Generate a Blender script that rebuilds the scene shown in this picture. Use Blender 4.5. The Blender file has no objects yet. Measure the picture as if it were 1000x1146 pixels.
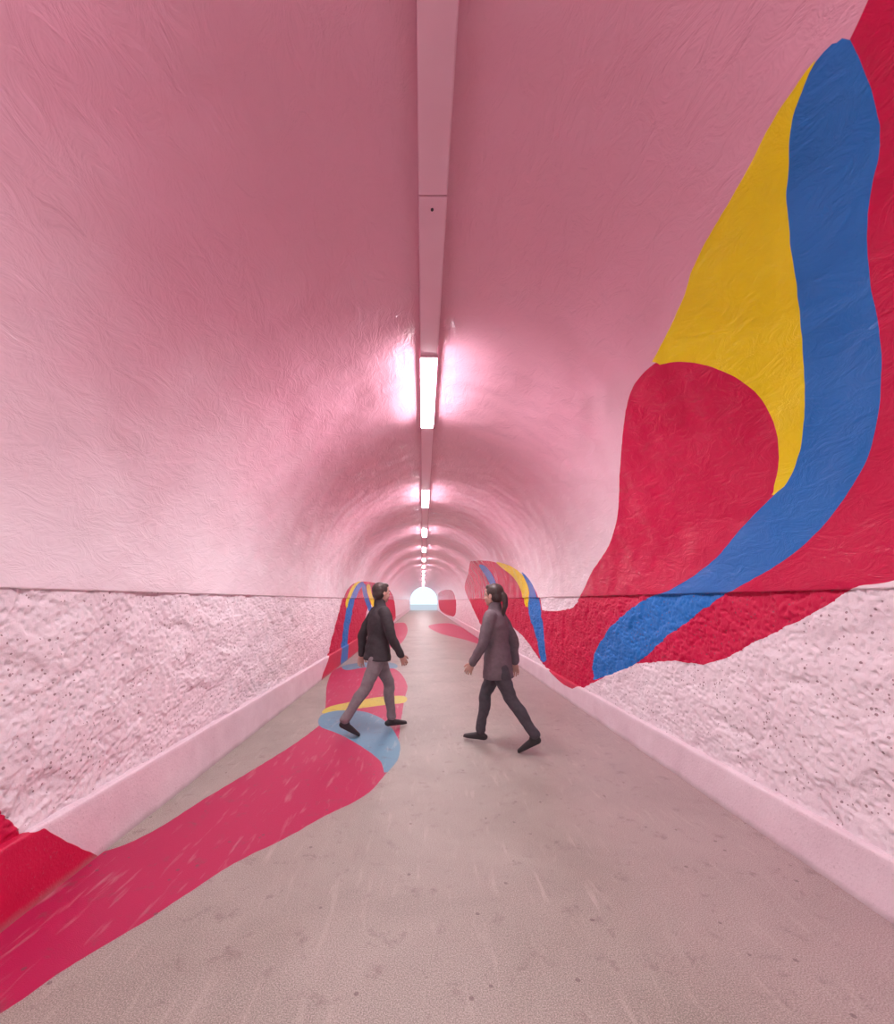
import bpy, math, random
import bmesh
import numpy as np
from mathutils import Vector, noise, Matrix
random.seed(3)
scene=bpy.context.scene
scene.view_settings.view_transform='Standard'
scene.view_settings.look='None'
scene.view_settings.exposure=0
H=1.45; F=500.0; CX=473.0; CY=672.0

# ---------------- camera
cd=bpy.data.cameras.new('camera'); cam=bpy.data.objects.new('camera',cd); scene.collection.objects.link(cam)
cam.location=(0,0,H); cam.rotation_euler=(math.radians(90),0,0)
cd.sensor_fit='HORIZONTAL'; cd.sensor_width=36; cd.lens=18; cd.shift_x=.027; cd.shift_y=.099; cd.clip_start=.02; cd.clip_end=500
scene.camera=cam

# ---------------- tunnel profile (x,z)
def vault(n=130):
    cx=(-1.865+2.125)/2; a=(2.125+1.865)/2; zc=1.515; b=3.45-zc
    return [(cx-a*math.cos(math.pi*i/n), zc+b*math.sin(math.pi*i/n)) for i in range(n+1)]
V=vault()
full=[(-1.842,-.3),(-1.842,.36),(-1.88,.36),(-1.88,1.515)]+V+[(2.145,1.515),(2.145,.28),(2.105,.28),(2.105,-.3)]
S=[0]
for i in range(1,len(full)):
    S.append(S[-1]+math.hypot(full[i][0]-full[i-1][0],full[i][1]-full[i-1][1]))
def pixel_to_lining(u,v):
    """image pixel, projected through the camera -> (distance along tunnel, girth position) on the painted lining"""
    dx=(u-CX)/F; dz=-(v-CY)/F; best=None
    for i in range(len(full)-1):
        x0,z0=full[i][0],full[i][1]-H; x1,z1=full[i+1][0],full[i+1][1]-H
        ex,ez=x1-x0,z1-z0
        det=dx*(-ez)+ex*dz
        if abs(det)<1e-9: continue
        t=(x0*(-ez)+ex*z0)/det; w=(dx*z0-dz*x0)/det
        if t>0 and -1e-6<=w<=1+1e-6:
            if best is None or t<best[0]: best=(t,S[i]+w*(S[i+1]-S[i]))
    return best
def cr(P,n=8):
    P=np.array(P,float); N=len(P); out=[]
    for i in range(N):
        a,b,c,d=P[i-1],P[i],P[(i+1)%N],P[(i+2)%N]
        if np.allclose(b,c): out.append(b); continue
        for k in range(n):
            t=k/n
            out.append(.5*((2*b)+(c-a)*t+(2*a-5*b+4*c-d)*t*t+(3*b-a-3*c+d)*t**3))
    return np.array(out)
def sdf(poly,pts):
    x,y=pts[:,0],pts[:,1]; d2=np.full(len(pts),1e9); ins=np.zeros(len(pts),bool)
    N=len(poly)
    for i in range(N):
        a=poly[i]; b=poly[(i+1)%N]; e=b-a; L=e@e
        if L<1e-14: continue
        wx=x-a[0]; wy=y-a[1]; t=np.clip((wx*e[0]+wy*e[1])/L,0,1)
        d2=np.minimum(d2,(wx-t*e[0])**2+(wy-t*e[1])**2)
        c=(a[1]>y)!=(b[1]>y)
        if abs(e[1])>1e-12:
            c&=(x<(e[0]*(y-a[1])/e[1]+a[0])); ins^=c
    d=np.sqrt(d2); return np.where(ins,d,-d)

WALLPX={'crimson':[  # mural outlines as image pixel coordinates
 [(1000,-60),(970,0),(950,45),(930,90),(890,160),(850,240),(800,330),(765,390),(727,410),(705,440),(697,480),(693,530),(690,580),(680,612),(662,640),(650,665),(640,680),(640,680),(622,684),(606,683),(606,683),(600,663),(588,648),(570,636),(548,628),(526,628),(526,628),(524,640),(520,660),(533,690),(545,712),(545,712),(556,708),(566,701),(576,704),(590,718),(607,742),(625,762),(640,771),(640,771),(660,766),(690,750),(712,743),(750,740),(790,743),(830,727),(870,706),(920,682),(958,657),(958,657),(1010,648),(1100,620),(1300,560),(1700,400),(1900,-200),(1500,-500),(1150,-350)],
 [(-150,800),(0,906),(27,934),(27,934),(40,932),(50,927),(50,927),(108,957),(108,957),(112,975),(0,1060),(-200,1200),(-300,1100)],
 [(362,765),(368,735),(374,705),(381,678),(390,658),(402,651),(418,652),(431,656),(434,668),(425,672),(412,680),(408,700),(405,725),(402,737)],
 [(430,657),(440,668),(443,690),(436,697),(430,685),(428,670)],
 [(490,665),(503,660),(510,672),(507,690),(500,695),(492,682)],
],
'yellow':[
 [(912,68),(870,125),(830,200),(795,260),(775,300),(765,330),(745,375),(725,412),(725,412),(760,405),(800,412),(840,435),(862,465),(871,500),(868,535),(861,556),(861,556),(885,545),(905,510),(910,440),(905,340),(897,280),(892,230),(894,170),(905,110),(925,70),(925,70)],
 [(555,629),(570,633),(584,643),(591,658),(592,676),(587,678),(583,662),(574,646),(562,636)],
 [(386,676),(393,658),(400,651),(404,652),(396,662),(390,680)],
 [(410,656),(414,655),(417,668),(423,680),(420,684),(413,670)],
],
'blue':[
 [(945,35),(945,35),(912,70),(890,120),(882,170),(880,230),(885,280),(893,340),(898,400),(899,470),(893,510),(880,540),(862,557),(830,590),(800,625),(770,648),(745,662),(720,672),(690,695),(670,720),(662,745),(664,761),(664,761),(690,752),(712,742),(740,718),(770,695),(800,672),(830,655),(870,632),(910,600),(950,550),(975,500),(985,440),(985,380),(975,320),(970,260),(975,210),(985,160),(975,100),(960,60)],
 [(540,632),(550,642),(557,665),(556,690),(550,712),(547,712),(552,690),(552,667),(545,648),(536,634)],
 [(583,640),(596,655),(604,680),(608,710),(611,738),(605,738),(600,715),(594,695),(590,678),(592,662)],
 [(381,745),(383,715),(387,685),(395,662),(402,652),(407,653),(400,665),(393,690),(389,715),(388,745)],
 [(405,656),(409,655),(413,672),(418,686),(414,686),(408,672)],
]}
FLOORPX={'crimson':[  # floor outlines, also in image pixels
 [(-200,1204),(0,1040),(108,955),(108,955),(140,945),(180,925),(230,893),(290,857),(330,832),(357,812),(357,812),(364,790),(366,765),(372,750),(372,750),(400,742),(440,748),(455,765),(452,784),(446,828),(446,848),(430,868),(415,885),(395,898),(360,915),(320,938),(270,962),(220,993),(160,1033),(80,1080),(0,1135),(-200,1250),(-200,1250)],
 [(480,700),(505,698),(535,712),(542,722),(520,716),(490,708)],
 [(436,700),(452,697),(456,706),(446,722),(425,722)],
],
'yellow':[[(360,798),(368,791),(395,785),(425,780),(452,779),(453,786),(430,789),(400,793),(375,797)]],
'blue':[[(357,812),(360,800),(380,795),(410,797),(432,808),(446,828),(446,848),(430,868),(430,868),(425,852),(405,836),(380,822)],
 [(384,745),(410,741),(440,742),(442,748),(410,747),(388,750)]]}
WALL={};FLOOR={}
for k,L in WALLPX.items():
    WALL[k]=[]
    for p in L:
        q=[pixel_to_lining(*a) for a in p]; q=[a for a in q if a]
        WALL[k].append([(a[0],a[1]) for a in q])
for k,L in FLOORPX.items():
    FLOOR[k]=[[((a[0]-CX)/(a[1]-CY)*H,F*H/(a[1]-CY)) for a in p] for p in L]
KEYS=['crimson','yellow','blue']
def wallpoly(p):
    p=np.array(p); q=cr(np.c_[np.log(p[:,0]),p[:,1]]); q[:,0]=np.exp(q[:,0]); return q
WP={k:[wallpoly(p) for p in WALL[k]] for k in KEYS}
def floorpoly(p):
    p=np.array(p); q=cr(np.c_[p[:,0],np.log(p[:,1])]); q[:,1]=np.exp(q[:,1]); return q
FP={k:[floorpoly(p) for p in FLOOR[k]] for k in KEYS}
def layer(polys,pts):
    d=np.full(len(pts),-2.0)
    for P in polys:
        lo=P.min(0)-.3; hi=P.max(0)+.3
        m=np.all((pts>lo)&(pts<hi),axis=1)
        if m.any(): d[m]=np.maximum(d[m],sdf(P,pts[m]))
    return d

# ---------------- material helpers
def mat(name):
    m=bpy.data.materials.new(name); m.use_nodes=True; nt=m.node_tree; b=nt.nodes['Principled BSDF']; return m,nt,b
class NG:
    def __init__(s,nt): s.nt=nt
    def n(s,t,**k):
        x=s.nt.nodes.new(t)
        for a,b in k.items(): setattr(x,a,b)
        return x
    def l(s,a,b): s.nt.links.new(a,b)
    def noise(s,vec,scale,detail=2,rough=.5,dist=0):
        x=s.n('ShaderNodeTexNoise'); x.inputs['Scale'].default_value=scale; x.inputs['Detail'].default_value=detail
        x.inputs['Roughness'].default_value=rough; x.inputs['Distortion'].default_value=dist; s.l(vec,x.inputs['Vector']); return x.outputs['Fac']
    def math(s,op,a,b=None,clamp=False):
        x=s.n('ShaderNodeMath',operation=op,use_clamp=clamp)
        for i,v in enumerate((a,b)):
            if v is None: continue
            if isinstance(v,(int,float)): x.inputs[i].default_value=v
            else: s.l(v,x.inputs[i])
        return x.outputs[0]
    def mix(s,f,a,b):
        x=s.n('ShaderNodeMix',data_type='RGBA')
        for sock,v in ((x.inputs[0],f),(x.inputs[6],a),(x.inputs[7],b)):
            if isinstance(v,(int,float)): sock.default_value=v
            elif isinstance(v,tuple): sock.default_value=(*v,1)
            else: s.l(v,sock)
        return x.outputs[2]
    def ramp(s,f,a,b):
        x=s.n('ShaderNodeMapRange'); s.l(f,x.inputs[0]); x.inputs[1].default_value=a; x.inputs[2].default_value=b; return x.outputs[0]
    def bump(s,h,strength,dist,prev=None):
        x=s.n('ShaderNodeBump'); x.inputs['Strength'].default_value=strength; x.inputs['Distance'].default_value=dist; s.l(h,x.inputs['Height'])
        if prev is not None: s.l(prev,x.inputs['Normal'])
        return x.outputs['Normal']
def mural(g,base,cols,pos,wob=.012):
    nz=g.noise(pos,9,1); off=g.math('MULTIPLY',g.math('SUBTRACT',nz,.5),wob)
    c=base; ins=None
    for k in KEYS:
        a=g.n('ShaderNodeAttribute',attribute_name=k)
        f=g.math('MULTIPLY',g.math('ADD',a.outputs['Fac'],off),400,True)
        c=g.mix(f,c,cols[k])
    return c
COLS={'crimson':(.57,.0012,.058),'yellow':(.86,.68,.002),'blue':(.010,.17,.54)}

def mat_vault():
    m,nt,b=mat('glossy_pink_plaster'); g=NG(nt); pos=g.n('ShaderNodeNewGeometry').outputs['Position']
    sx=g.n('ShaderNodeSeparateXYZ'); g.l(pos,sx.inputs[0])
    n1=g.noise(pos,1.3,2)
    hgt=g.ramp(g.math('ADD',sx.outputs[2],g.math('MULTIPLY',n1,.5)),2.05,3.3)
    base=g.mix(hgt,(.90,.79,.835),(.78,.385,.49))   # pale sides to deep pink crown: uneven lamp light put into the colour
    c=mural(g,base,COLS,pos)
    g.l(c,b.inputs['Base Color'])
    mp=g.n('ShaderNodeMapping'); mp.inputs['Scale'].default_value=(1,.45,1); mp.inputs['Rotation'].default_value=(.4,.3,.5); g.l(pos,mp.inputs['Vector'])
    s1=g.noise(mp.outputs[0],11,4,.68,1.0); s0=g.noise(pos,2.4,1)
    bn=g.bump(s0,.6,.07); bn=g.bump(s1,.65,.014,bn)
    g.l(bn,b.inputs['Normal']); b.inputs['Roughness'].default_value=.27
    b.inputs['Specular IOR Level'].default_value=.6
    return m
def mat_rough():
    m,nt,b=mat('rough_painted_concrete'); g=NG(nt); pos=g.n('ShaderNodeNewGeometry').outputs['Position']
    n1=g.noise(pos,3,3); base=g.mix(g.ramp(n1,.3,.7),(.82,.70,.745),(.88,.785,.82))
    c=mural(g,base,COLS,pos,.03)
    v=g.n('ShaderNodeTexVoronoi'); v.inputs['Scale'].default_value=40; g.l(pos,v.inputs['Vector'])
    sp=g.n('ShaderNodeSeparateColor'); g.l(v.outputs['Color'],sp.inputs[0])
    hole=g.math('MULTIPLY',g.math('LESS_THAN',v.outputs['Distance'],g.math('MULTIPLY',sp.outputs[1],.34)),g.math('LESS_THAN',sp.outputs[0],.42))
    c=g.mix(g.math('MULTIPLY',hole,.7),c,(.20,.07,.09)); g.l(c,b.inputs['Base Color'])
    s1=g.noise(pos,45,4,.75,.2)
    bn=g.bump(s1,.6,.007)
    g.l(bn,b.inputs['Normal']); b.inputs['Roughness'].default_value=.6; b.inputs['Specular IOR Level'].default_value=.35
    return m
def mat_kerb():
    m,nt,b=mat('painted_kerb_concrete'); g=NG(nt); pos=g.n('ShaderNodeNewGeometry').outputs['Position']
    n1=g.noise(pos,2.5,4,.6); base=g.mix(g.ramp(n1,.3,.75),(.73,.58,.63),(.84,.71,.755))
    c=mural(g,base,COLS,pos)
    sx=g.n('ShaderNodeSeparateXYZ'); g.l(pos,sx.inputs[0])
    dirt=g.math('MULTIPLY',g.ramp(g.math('ADD',sx.outputs[2],g.math('MULTIPLY',n1,.05)),.07,.02),.6)
    c=g.mix(dirt,c,(.30,.22,.21))
    d=g.noise(pos,60,3,.7); c=g.mix(g.math('MULTIPLY',g.ramp(d,.60,.72),.4),c,(.35,.22,.24))
    g.l(c,b.inputs['Base Color'])
    bn=g.bump(d,.6,.006); g.l(bn,b.inputs['Normal']); b.inputs['Roughness'].default_value=.55
    return m
def mat_floor():
    m,nt,b=mat('worn_asphalt_floor'); g=NG(nt); pos=g.n('ShaderNodeNewGeometry').outputs['Position']
    n1=g.noise(pos,1.1,4,.65,.5); base=g.mix(g.ramp(n1,.30,.70),(.27,.245,.205),(.38,.35,.30))
    sx=g.n('ShaderNodeSeparateXYZ'); g.l(pos,sx.inputs[0])
    e=g.ramp(g.math('ADD',sx.outputs[0],g.math('MULTIPLY',n1,.5)),1.1,2.4)
    base=g.mix(g.math('MULTIPLY',e,.6),base,(.44,.28,.305))
    gr=g.noise(pos,190,2,.75)
    base=g.mix(g.math('MULTIPLY',g.ramp(gr,.50,.66),.6),base,(.64,.59,.52))
    base=g.mix(g.math('MULTIPLY',g.ramp(gr,.48,.32),.65),base,(.10,.08,.07))
    c=mural(g,base,{'crimson':(.43,.005,.075),'yellow':(.56,.49,.06),'blue':(.11,.27,.37)},pos,.015)
    st=g.noise(pos,7,5,.75,.2); c=g.mix(g.math('MULTIPLY',g.ramp(st,.57,.76),.65),c,(.13,.085,.08))
    mp=g.n('ShaderNodeMapping'); mp.inputs['Scale'].default_value=(9,1.3,1); g.l(pos,mp.inputs['Vector'])
    sc=g.noise(mp.outputs[0],2.2,3,.6,.3); c=g.mix(g.math('MULTIPLY',g.ramp(sc,.58,.78),.35),c,(.60,.53,.48))
    v=g.n('ShaderNodeTexVoronoi'); v.inputs['Scale'].default_value=12; g.l(pos,v.inputs['Vector'])
    sp=g.n('ShaderNodeSeparateColor'); g.l(v.outputs['Color'],sp.inputs[0])
    gum=g.math('MULTIPLY',g.math('LESS_THAN',v.outputs['Distance'],.12),g.math('LESS_THAN',sp.outputs[0],.22))
    c=g.mix(g.math('MULTIPLY',gum,.6),c,(.12,.08,.08))
    g.l(c,b.inputs['Base Color'])
    bn=g.bump(gr,.5,.003); g.l(bn,b.inputs['Normal']); b.inputs['Roughness'].default_value=.5
    return m

# ---------------- surfaces
def yrange(y0,y1,near,k,fine_from=.5):
    ys=[y0]; y=y0
    while y<y1:
        d=.25 if y<fine_from else max(near,k*y)
        y+=d; ys.append(min(y,y1))
    return ys
Y0,Y1=-9.0,66.0
def grid(name,pts,ys,material,disp=None,floor=False):
    n=len(pts); m=len(ys)
    P=np.array(pts); YY=np.repeat(np.array(ys),n); X=np.tile(P[:,0],m); Z=np.tile(P[:,1],m); SS=np.tile(P[:,2],m)
    par=np.c_[X,YY] if floor else np.c_[YY,SS]
    lay={k:layer((FP if floor else WP)[k],par) for k in KEYS}
    if disp is not None:
        co=[disp(x,y,z) for x,y,z in zip(X,YY,Z)]
    else: co=list(zip(X,YY,Z))
    faces=[(j*n+i,j*n+i+1,(j+1)*n+i+1,(j+1)*n+i) for j in range(m-1) for i in range(n-1)]
    me=bpy.data.meshes.new(name); me.from_pydata(co,[],faces); me.update()
    for k in KEYS:
        a=me.attributes.new(k,'FLOAT','POINT'); a.data.foreach_set('value',lay[k].astype(np.float32))
    me.materials.append(material)
    me.polygons.foreach_set('use_smooth',[True]*len(me.polygons))
    o=bpy.data.objects.new(name,me); scene.collection.objects.link(o); return o
vp=[(-1.95,1.505,S[3]),(-1.866,1.505,S[3])]
for i,(x,z) in enumerate(V): vp.append((x,z,S[4+i]))
vp+=[(2.126,1.505,S[4+len(V)]),(2.21,1.505,S[4+len(V)])]
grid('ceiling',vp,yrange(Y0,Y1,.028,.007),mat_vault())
def sstep(a,b,x):
    t=max(0,min(1,(x-a)/(b-a))); return t*t*(3-2*t)
def rough(sign):
    def f(x,y,z):
        if y>30 or y<0: return (x,y,z)
        p=Vector((sign*7,y,z)); n3=noise.noise(p*5); n4=noise.noise(p*5+Vector((9,9,9)))
        # trowelled flats with abrupt, slanting torn edges
        w=Vector((p.x,(y+z*.7)*1.9+n3*.7,(z-y*.25)*4.0+n4*.7))
        a=noise.noise(w)
        w2=Vector((p.x+3,(y-z*.8)*3.0+n4*.6,(z+y*.3)*5+n3*.6)); b=noise.noise(w2)
        h=.008*sstep(-.10,-.06,a)+.006*sstep(.20,.24,a)+.006*sstep(.04,.08,b)-.005*sstep(-.24,-.28,b)-.009
        c=abs(noise.noise(Vector((p.x,(y+z*.9)*5,(z-y*.5)*3+n3*.5))))
        if c<.035 and a>-.1: h-=.009*(1-c/.035)
        h+=.0028*noise.noise(p*22)+.0022*noise.noise(p*60)
        q=noise.noise(p*44+Vector((3,1,5)))
        if q>.30: h-=.014*min(1,(q-.30)*8)
        return (x-sign*h,y,z)
    return f
mr=mat_rough(); mk=mat_kerb()
wl=[(-1.88,.33+i*.0100,S[2]+(.33+i*.0100-.36)) for i in range(120)]
grid('wall_left',wl,yrange(Y0,Y1,.010,.004,.9),mr,rough(-1))
iw=4+len(V)
wr=[(2.145,.25+i*.0105,S[iw]+(1.515-(.25+i*.0105))) for i in range(122)]
grid('wall_right',wr,yrange(Y0,Y1,.010,.004,.9),mr,rough(1))
def kerb(sign,x,zt,xb,sfun,name):
    pts=[(x,-.02+(zt-.012+.02)*i/16,sfun(-.02+(zt-.012+.02)*i/16)) for i in range(17)]
    pts+=[(x+sign*.004,zt-.003,sfun(zt)),(x+sign*.012,zt,sfun(zt)),(xb,zt+.004,sfun(zt)+(.03 if sign<0 else -.03))]
    def f(X,Y,Z):
        return (X+.005*noise.noise(Vector((sign,Y*2,Z*3)))+.003*noise.noise(Vector((sign,Y*9,Z*9))),Y,Z+.005*noise.noise(Vector((5,Y*3,0))) if Z>.1 else Z)
    return grid(name,pts,yrange(Y0,Y1,.025,.008),mk,f)
kerb(-1,-1.842,.36,-1.96,lambda z:.3+z,'baseboard_left')
kerb(1,2.105,.28,2.22,lambda z:S[iw+2]+.28-z,'baseboard_right')
fp=[(-1.92+i*(2.2+1.92)/150,0,0) for i in range(151)]
grid('floor',fp,yrange(Y0,Y1,.03,.008),mat_floor(),None,True)

# ---------------- outside
m,nt,b=mat('outdoor_paving'); g=NG(nt); pos=g.n('ShaderNodeNewGeometry').outputs['Position']
g.l(g.mix(g.noise(pos,.8,2),(.42,.42,.42),(.6,.6,.6)),b.inputs['Base Color'])
me=bpy.data.meshes.new('outdoor_ground'); me.from_pydata([(-40,66,-.01),(40,66,-.01),(40,160,-.01),(-40,160,-.01)],[],[(0,1,2,3)]); me.materials.append(m)
scene.collection.objects.link(bpy.data.objects.new('outdoor_ground',me))
w=bpy.data.worlds.new('world'); scene.world=w; w.use_nodes=True
w.node_tree.nodes['Background'].inputs[0].default_value=(.75,.86,1,1); w.node_tree.nodes['Background'].inputs[1].default_value=1.3

# ---------------- trunking + lamps
def box_into(bm,x0,x1,y0,y1,z0,z1,mi,bev=0):
    r=bmesh.ops.create_cube(bm,size=1); vs=r['verts']
    for v in vs: v.co=Vector(((x0+x1)/2+v.co.x*(x1-x0),(y0+y1)/2+v.co.y*(y1-y0),(z0+z1)/2+v.co.z*(z1-z0)))
    fs={f for v in vs for f in v.link_faces}
    for f in fs: f.material_index=mi
    if bev:
        es={e for v in vs for e in v.link_edges}
        rr=bmesh.ops.bevel(bm,geom=list(es),offset=bev,segments=2,affect='EDGES',profile=.5)
        for f in rr['faces']: f.material_index=mi
mt,nt,b=mat('pink_enamel_trunking'); g=NG(nt); pos=g.n('ShaderNodeNewGeometry').outputs['Position']
g.l(g.mix(g.noise(pos,6,2),(.78,.46,.55),(.83,.53,.62)),b.inputs['Base Color']); b.inputs['Roughness'].default_value=.4
ms,nt,b=mat('dark_screw_steel'); b.inputs['Base Color'].default_value=(.08,.06,.07,1); b.inputs['Metallic'].default_value=.7
ml,nt,b=mat('fluorescent_diffuser'); b.inputs['Base Color'].default_value=(.9,.9,.9,1); b.inputs['Emission Color'].default_value=(1,.97,1,1); b.inputs['Emission Strength'].default_value=115
TX0,TX1=-.02,.115; LL=1.42; PITCH=4.18; L0=3.47
lamps=[L0+PITCH*i for i in range(-2,15)]
bm=bmesh.new()
box_into(bm,TX0+.02,TX1-.02,Y0,Y1,3.40,3.448,0)
prev=Y0
for ly in lamps+[Y1]:
    a,e=prev,ly-.004
    segs=[(a,2.097),(2.105,e)] if a<2.1<e else [(a,e)]
    for (p,q) in segs:
        if q-p>.05: box_into(bm,TX0,TX1,p,q,3.35,3.44,0,.006)
    prev=ly+LL+.004
for sy in (2.17,):
    r=bmesh.ops.create_cone(bm,cap_ends=True,segments=16,radius1=.007,radius2=.007,depth=.006,matrix=Matrix.Translation((.045,sy,3.348)))
    for v in r['verts']:
        for f in v.link_faces: f.material_index=1
me=bpy.data.meshes.new('linear_strip_light'); bm.to_mesh(me); bm.free(); me.materials.append(mt); me.materials.append(ms)
trunk=bpy.data.objects.new('linear_strip_light',me); scene.collection.objects.link(trunk)
bm=bmesh.new()
box_into(bm,TX0+.009,TX1-.009,.02,LL-.02,3.332,3.37,0)              # diffuser, proud of the tray
box_into(bm,TX0,TX0+.007,0,LL,3.354,3.44,1); box_into(bm,TX1-.007,TX1,0,LL,3.354,3.44,1)   # tray cheeks
box_into(bm,TX0,TX1,0,.018,3.338,3.42,1); box_into(bm,TX0,TX1,LL-.018,LL,3.338,3.42,1)
lm=bpy.data.meshes.new('fluorescent_lamp'); bm.to_mesh(lm); bm.free(); lm.materials.append(ml); lm.materials.append(mt)
for i,ly in enumerate(lamps):
    o=bpy.data.objects.new('lamp_diffuser_%d'%(i+1),lm); o.location=(0,ly,0); scene.collection.objects.link(o); o.parent=trunk

# ---------------- people
def tube(path,side,n=20,sub=5,cap0=True):
    D=[(Vector(p),a,b) for p,a,b in path]
    A=np.array([[*p,a,b] for p,a,b in D]); out=[]
    for i in range(len(A)-1):
        p0=A[max(i-1,0)];p1=A[i];p2=A[i+1];p3=A[min(i+2,len(A)-1)]
        for k in range(sub):
            t=k/sub; out.append(.5*((2*p1)+(p2-p0)*t+(2*p0-5*p1+4*p2-p3)*t*t+(3*p1-p0-3*p2+p3)*t**3))
    out.append(A[-1])
    T=[]
    for i in range(len(out)):
        d=Vector(out[min(i+1,len(out)-1)][:3])-Vector(out[max(i-1,0)][:3]); T.append(d.normalized())
    side=Vector(side)
    def ring(c,a,b,t):
        u=(side-t*side.dot(t)).normalized(); v=t.cross(u)
        return [c+u*a*math.cos(2*math.pi*k/n)+v*b*math.sin(2*math.pi*k/n) for k in range(n)]
    rings=[]
    c=Vector(out[0][:3]); a,b=out[0][3:]; r=min(a,b)
    if cap0:
        for ph in (75,50,25): rings.append(ring(c-T[0]*r*math.sin(math.radians(ph)),a*math.cos(math.radians(ph)),b*math.cos(math.radians(ph)),T[0]))
    for q,t in zip(out,T): rings.append(ring(Vector(q[:3]),q[3],q[4],t))
    c=Vector(out[-1][:3]); a,b=out[-1][3:]; r=min(a,b)
    for ph in (25,50,75): rings.append(ring(c+T[-1]*r*math.sin(math.radians(ph)),a*math.cos(math.radians(ph)),b*math.cos(math.radians(ph)),T[-1]))
    vs=[v for R_ in rings for v in R_]; fs=[]
    for j in range(len(rings)-1):
        for k in range(n): fs.append((j*n+k,j*n+(k+1)%n,(j+1)*n+(k+1)%n,(j+1)*n+k))
    fs.append(tuple(range(n-1,-1,-1))); fs.append(tuple((len(rings)-1)*n+k for k in range(n)))
    return vs,fs
def ell(c,r,rot=None):
    bm=bmesh.new(); bmesh.ops.create_icosphere(bm,subdivisions=3,radius=1)
    M=Matrix.Translation(Vector(c))@(rot or Matrix.Identity(4))@Matrix.Diagonal((*r,1))
    vs=[M@v.co for v in bm.verts]; fs=[tuple(v.index for v in f.verts) for f in bm.faces]; bm.free(); return vs,fs
def fuse(parts,voxel,smooth,post=None):
    vs=[];fs=[]
    for v,f in parts:
        o=len(vs); vs+=v; fs+=[tuple(i+o for i in q) for q in f]
    me=bpy.data.meshes.new('tmp'); me.from_pydata([tuple(v) for v in vs],[],fs)
    bm=bmesh.new(); bm.from_mesh(me); bmesh.ops.recalc_face_normals(bm,faces=bm.faces); bm.to_mesh(me); bm.free()
    o=bpy.data.objects.new('tmp',me); scene.collection.objects.link(o)
    r=o.modifiers.new('r','REMESH'); r.mode='VOXEL'; r.voxel_size=voxel; r.use_smooth_shade=True
    s=o.modifiers.new('s','SMOOTH'); s.factor=.5; s.iterations=smooth
    dg=bpy.context.evaluated_depsgraph_get(); dg.update(); e=o.evaluated_get(dg)
    m2=bpy.data.meshes.new_from_object(e); V_=[v.co.copy() for v in m2.vertices]; F_=[tuple(p.vertices) for p in m2.polygons]
    bpy.data.objects.remove(o); bpy.data.meshes.remove(me); bpy.data.meshes.remove(m2)
    if post: V_=[post(v) for v in V_]
    return V_,F_
def cloth(name,c1,c2,rough=.85,scale=30):
    m,nt,b=mat(name); g=NG(nt); tc=g.n('ShaderNodeTexCoord').outputs['Object']
    g.l(g.mix(g.noise(tc,scale,2),c1,c2),b.inputs['Base Color']); b.inputs['Roughness'].default_value=rough
    g.l(g.bump(g.noise(tc,14,3,.5,1),.5,.012),b.inputs['Normal']); return m
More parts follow.
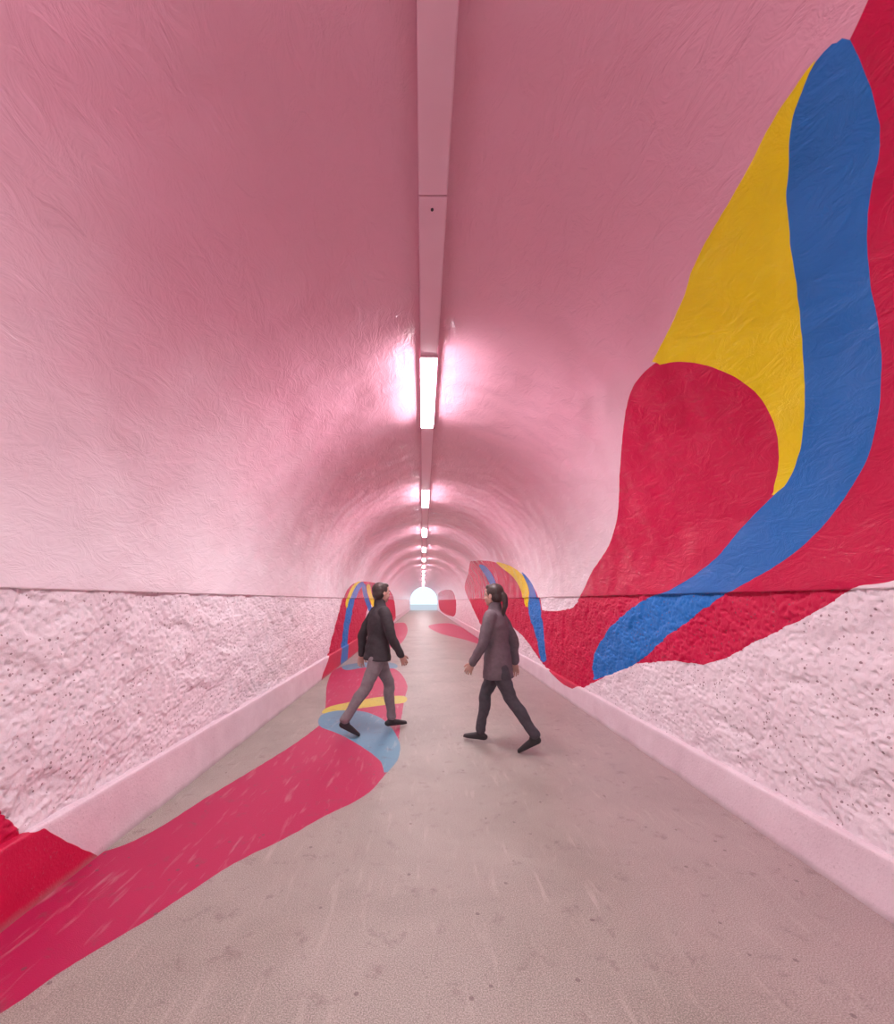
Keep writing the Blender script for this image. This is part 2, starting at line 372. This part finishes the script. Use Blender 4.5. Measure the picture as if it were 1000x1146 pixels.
def person(name,loc,yaw,front,rear,scale,female,cols,headturn=0,lead=1):
    HIPZ=.87; L=lead
    def knee(h,a):
        d=a-h; dist=min(d.length,.815); off=math.sqrt(max(.0004,.41**2-(dist/2)**2))
        n=Vector((0,1,0)).cross(d).normalized()
        if n.x<0: n=-n
        return h+d*.5+n*off
    hipF=Vector((.01,.085*L,HIPZ)); hipR=Vector((-.01,-.085*L,HIPZ))
    aF=Vector((front,.07*L,.085)); aR=Vector((rear,-.07*L,.155))
    kF=knee(hipF,aF); kR=knee(hipR,aR)
    tr=[]
    for h,k,a in((hipF,kF,aF),(hipR,kR,aR)):
        d=(a-k).normalized()
        tr.append(tube([(h+Vector((0,0,.03)),.088,.10),(h.lerp(k,.3),.086,.093),(h.lerp(k,.7),.068,.075),(k,.060,.066),(k.lerp(a,.3)-Vector((.012,0,0)),.058,.064),(k.lerp(a,.65),.050,.055),(a-d*.02,.050,.056)],(0,1,0)))
    tr.append(tube([(Vector((0,0,.83)),.14,.10),(Vector((-.008,0,.90)),.165,.115),(Vector((0,0,1.0)),.14,.095)],(0,1,0)))
    def fold(v):
        f=noise.noise(Vector((v.x*7,v.y*7,v.z*20)))
        return v+Vector((.007*f+.004*noise.noise(v*14),.006*noise.noise(Vector((v.x*7+4,v.y*7,v.z*18))),0))
    trous=fuse(tr,.009,4,fold)
    sh=[]
    for a,pitch in((aF,0),(aR,.55)):
        R=Matrix.Rotation(pitch,3,'Y')
        def q(x,z):
            if pitch==0: return Vector((a.x+x,a.y,z))
            return Vector((a.x+.12,a.y,0))+R@(Vector((x-.13,0,z)))
        sh.append(tube([(q(-.055,.035),.030,.033),(q(-.01,.042),.034,.042),(q(.06,.036),.038,.036),(q(.13,.027),.044,.027),(q(.175,.022),.034,.020)],(0,1,0)))
        sh.append(tube([(q(-.05,.012),.032,.012),(q(.05,.012),.036,.012),(q(.13,.012),.046,.012),(q(.185,.012),.034,.011)],(0,1,0)))
        top=q(-.01,.06); sh.append(tube([(top,.036,.042),(a+Vector((-.002,0,.02)),.034,.038)],(0,1,0)))
    shoes=fuse(sh,.006,3)
    hem=.70 if female else .80
    lean=.03
    ja=[tube([(Vector((-.005,0,hem)),.205,.155),(Vector((.0,0,.93)),.188,.138),(Vector((.008,0,1.06)),.160,.118),(Vector((.015,0,1.2)),.176,.126),(Vector((lean,0,1.33)),.168,.110),(Vector((lean,0,1.40)),.095,.08),(Vector((lean,0,1.445)),.064,.068)],(0,1,0),28,5,False)]
    ja.append(tube([(Vector((lean,0,1.40)),.075,.078),(Vector((lean-.004,0,1.462)),.064,.068)],(0,1,0),24,4,False))
    sh_z=1.355; hands=[]
    for sd,fw in((-L,1),(L,-1)):
        s=Vector((lean,sd*.165,sh_z))
        if fw>0: e=Vector((lean+.05,sd*.225,1.08)); w=Vector((lean+.17,sd*.21,.87))
        else: e=Vector((lean-.13,sd*.225,1.09)); w=Vector((lean-.15,sd*.225,.85))
        ja.append(tube([(s+Vector((0,-sd*.03,0)),.066,.068),(s.lerp(e,.3),.062,.066),(e,.053,.056),(e.lerp(w,.5),.048,.050),(w,.041,.043)],(0,1,0)))
        hands.append((w,(w-e).normalized(),sd))
    jacket=fuse(ja,.009,4,lambda v:v+Vector((1,0,0))*.009*noise.noise(Vector((v.x*9,v.y*9,v.z*16)))+Vector((0,1,0))*.008*noise.noise(v*11+Vector((7,4,4))))
    hp=[]
    for w,d,sd in hands:
        fwd=Vector((1,0,0)); fwd=(fwd-d*fwd.dot(d)).normalized(); inn=Vector((0,-sd,0)); inn=(inn-d*inn.dot(d)-fwd*inn.dot(fwd)).normalized()
        hp.append(tube([(w-d*.03,.024,.02),(w+d*.02,.028,.017),(w+d*.05,.038,.015),(w+d*.085,.040,.013)],fwd,16,3))
        for i,(o_,l_) in enumerate(((.030,.070),(.010,.080),(-.011,.074),(-.031,.058))):
            b0=w+d*.08+fwd*o_
            hp.append(tube([(b0,.0095,.0095),(b0+d*l_*.45+inn*.006+fwd*o_*.12,.0088,.0088),(b0+d*l_*.8+inn*.022+fwd*o_*.15,.008,.008),(b0+d*l_*.92+inn*.038+fwd*o_*.15,.0072,.0072)],fwd,10,3))
        t0=w+d*.03+fwd*.026
        hp.append(tube([(t0,.0125,.0125),(t0+d*.028+fwd*.024+inn*.008,.0115,.0115),(t0+d*.062+fwd*.034+inn*.016,.0088,.0088)],inn,10,3))
    handm=fuse(hp,.0045,2)
    hc=Vector((lean+.02,0,1.565)); RT=Matrix.Translation(hc)@Matrix.Rotation(headturn,4,'Z')
    def E(c,r):
        v,f=ell(c,r); return [RT@p for p in v],f
    hd=[E((-.008,0,.025),(.094,.076,.088)),E((.015,0,-.035),(.070,.058,.078)),E((.050,0,-.088),(.030,.030,.020)),
        E((.030,.0,.055),(.058,.062,.040))]
    for s_ in(-1,1):
        hd.append(E((.045,s_*.035,-.030),(.034,.022,.028)))
        hd.append(E((.076,s_*.030,.017),(.014,.022,.008)))
        hd.append(E((-.005,s_*.078,-.008),(.018,.008,.030)))
    hd.append(E((.090,0,-.014),(.012,.008,.026))); hd.append(E((.100,0,-.030),(.012,.014,.009)))
    hd.append(E((.080,0,-.058),(.012,.022,.006))); hd.append(E((.078,0,-.068),(.012,.018,.006)))
    hd.append(tube([(Vector((lean,0,1.38)),.054,.054),(Vector((lean,0,1.44)),.049,.051),(hc+Vector((-.012,0,-.05)),.05,.055)],(0,1,0)))
    head=fuse(hd,.0045,3)
    eyes=([],[]); brows=([],[])
    def add(T_,pp):
        o=len(T_[0]); T_[0].extend(pp[0]); T_[1].extend([tuple(i+o for i in q) for q in pp[1]])
    for s_ in(-1,1):
        add(eyes,E((.078,s_*.030,.002),(.010,.012,.0085))); add(brows,E((.0885,s_*.030,.026),(.006,.019,.0035))); add(brows,E((.0865,s_*.030,.002),(.0035,.005,.005)))
    lips=E((.088,0,-.0625),(.0075,.021,.0065))
    hr=[E((-.022,0,.040),(.096,.086,.090)),E((-.045,0,-.01),(.066,.080,.075)),E((.025,0,.088),(.062,.062,.032))]
    if female:
        pv,pf=tube([(Vector((-.085,0,.03)),.03,.03),(Vector((-.125,0,.0)),.033,.03),(Vector((-.14,0,-.08)),.034,.028),(Vector((-.125,0,-.16)),.028,.022),(Vector((-.12,0,-.22)),.012,.01)],(0,1,0))
        hr.append(([RT@p for p in pv],pf))
    hair=fuse(hr,.006,3,lambda v:v+Vector((.003,.003,0))*noise.noise(Vector((v.x*60,v.y*60,v.z*12))))
    groups=[(jacket,0),(trous,1),(shoes,2),(head,3),(handm,3),(hair,4),(eyes,5),(brows,4),(lips,6)]
    vs=[];fs=[];mi=[]
    for (v,f),k in groups:
        o=len(vs); vs+=[tuple(a) for a in v]; fs+=[tuple(i+o for i in q) for q in f]; mi+=[k]*len(f)
    zmin=min(v[2] for v in vs)
    me=bpy.data.meshes.new(name); me.from_pydata([(a,b_,c-zmin) for a,b_,c in vs],[],fs)
    for mm in cols: me.materials.append(mm)
    me.polygons.foreach_set('material_index',mi); me.polygons.foreach_set('use_smooth',[True]*len(fs)); me.update()
    o=bpy.data.objects.new(name,me); o.location=(loc[0],loc[1],.001); o.rotation_euler=(0,0,yaw); o.scale=(scale,)*3
    scene.collection.objects.link(o); return o
skin=cloth('skin',(.50,.29,.23),(.56,.34,.27),.5); hairm=cloth('dark_brown_hair',(.035,.022,.02),(.06,.04,.035),.5,80)
eye=cloth('eye_white',(.7,.7,.7),(.75,.75,.75),.2); lip=cloth('lips',(.45,.15,.14),(.48,.17,.16),.4)
jk1=cloth('charcoal_jacket',(.030,.025,.028),(.05,.043,.047)); tr1=cloth('grey_trousers',(.17,.15,.155),(.25,.22,.23)); shoe=cloth('black_shoes',(.012,.011,.012),(.025,.022,.024),.5)
jk2=cloth('mauve_grey_coat',(.11,.085,.095),(.17,.135,.15)); tr2=cloth('dark_jeans',(.045,.042,.05),(.08,.072,.085))
person('walking_man',(-.50,4.93),.45,.20,-.42,.96,False,[jk1,tr1,shoe,skin,hairm,eye,lip],.15,1)
person('walking_woman',(.74,4.42),math.pi-.48,.22,-.42,.94,True,[jk2,tr2,shoe,skin,hairm,eye,lip],-.15,-1)
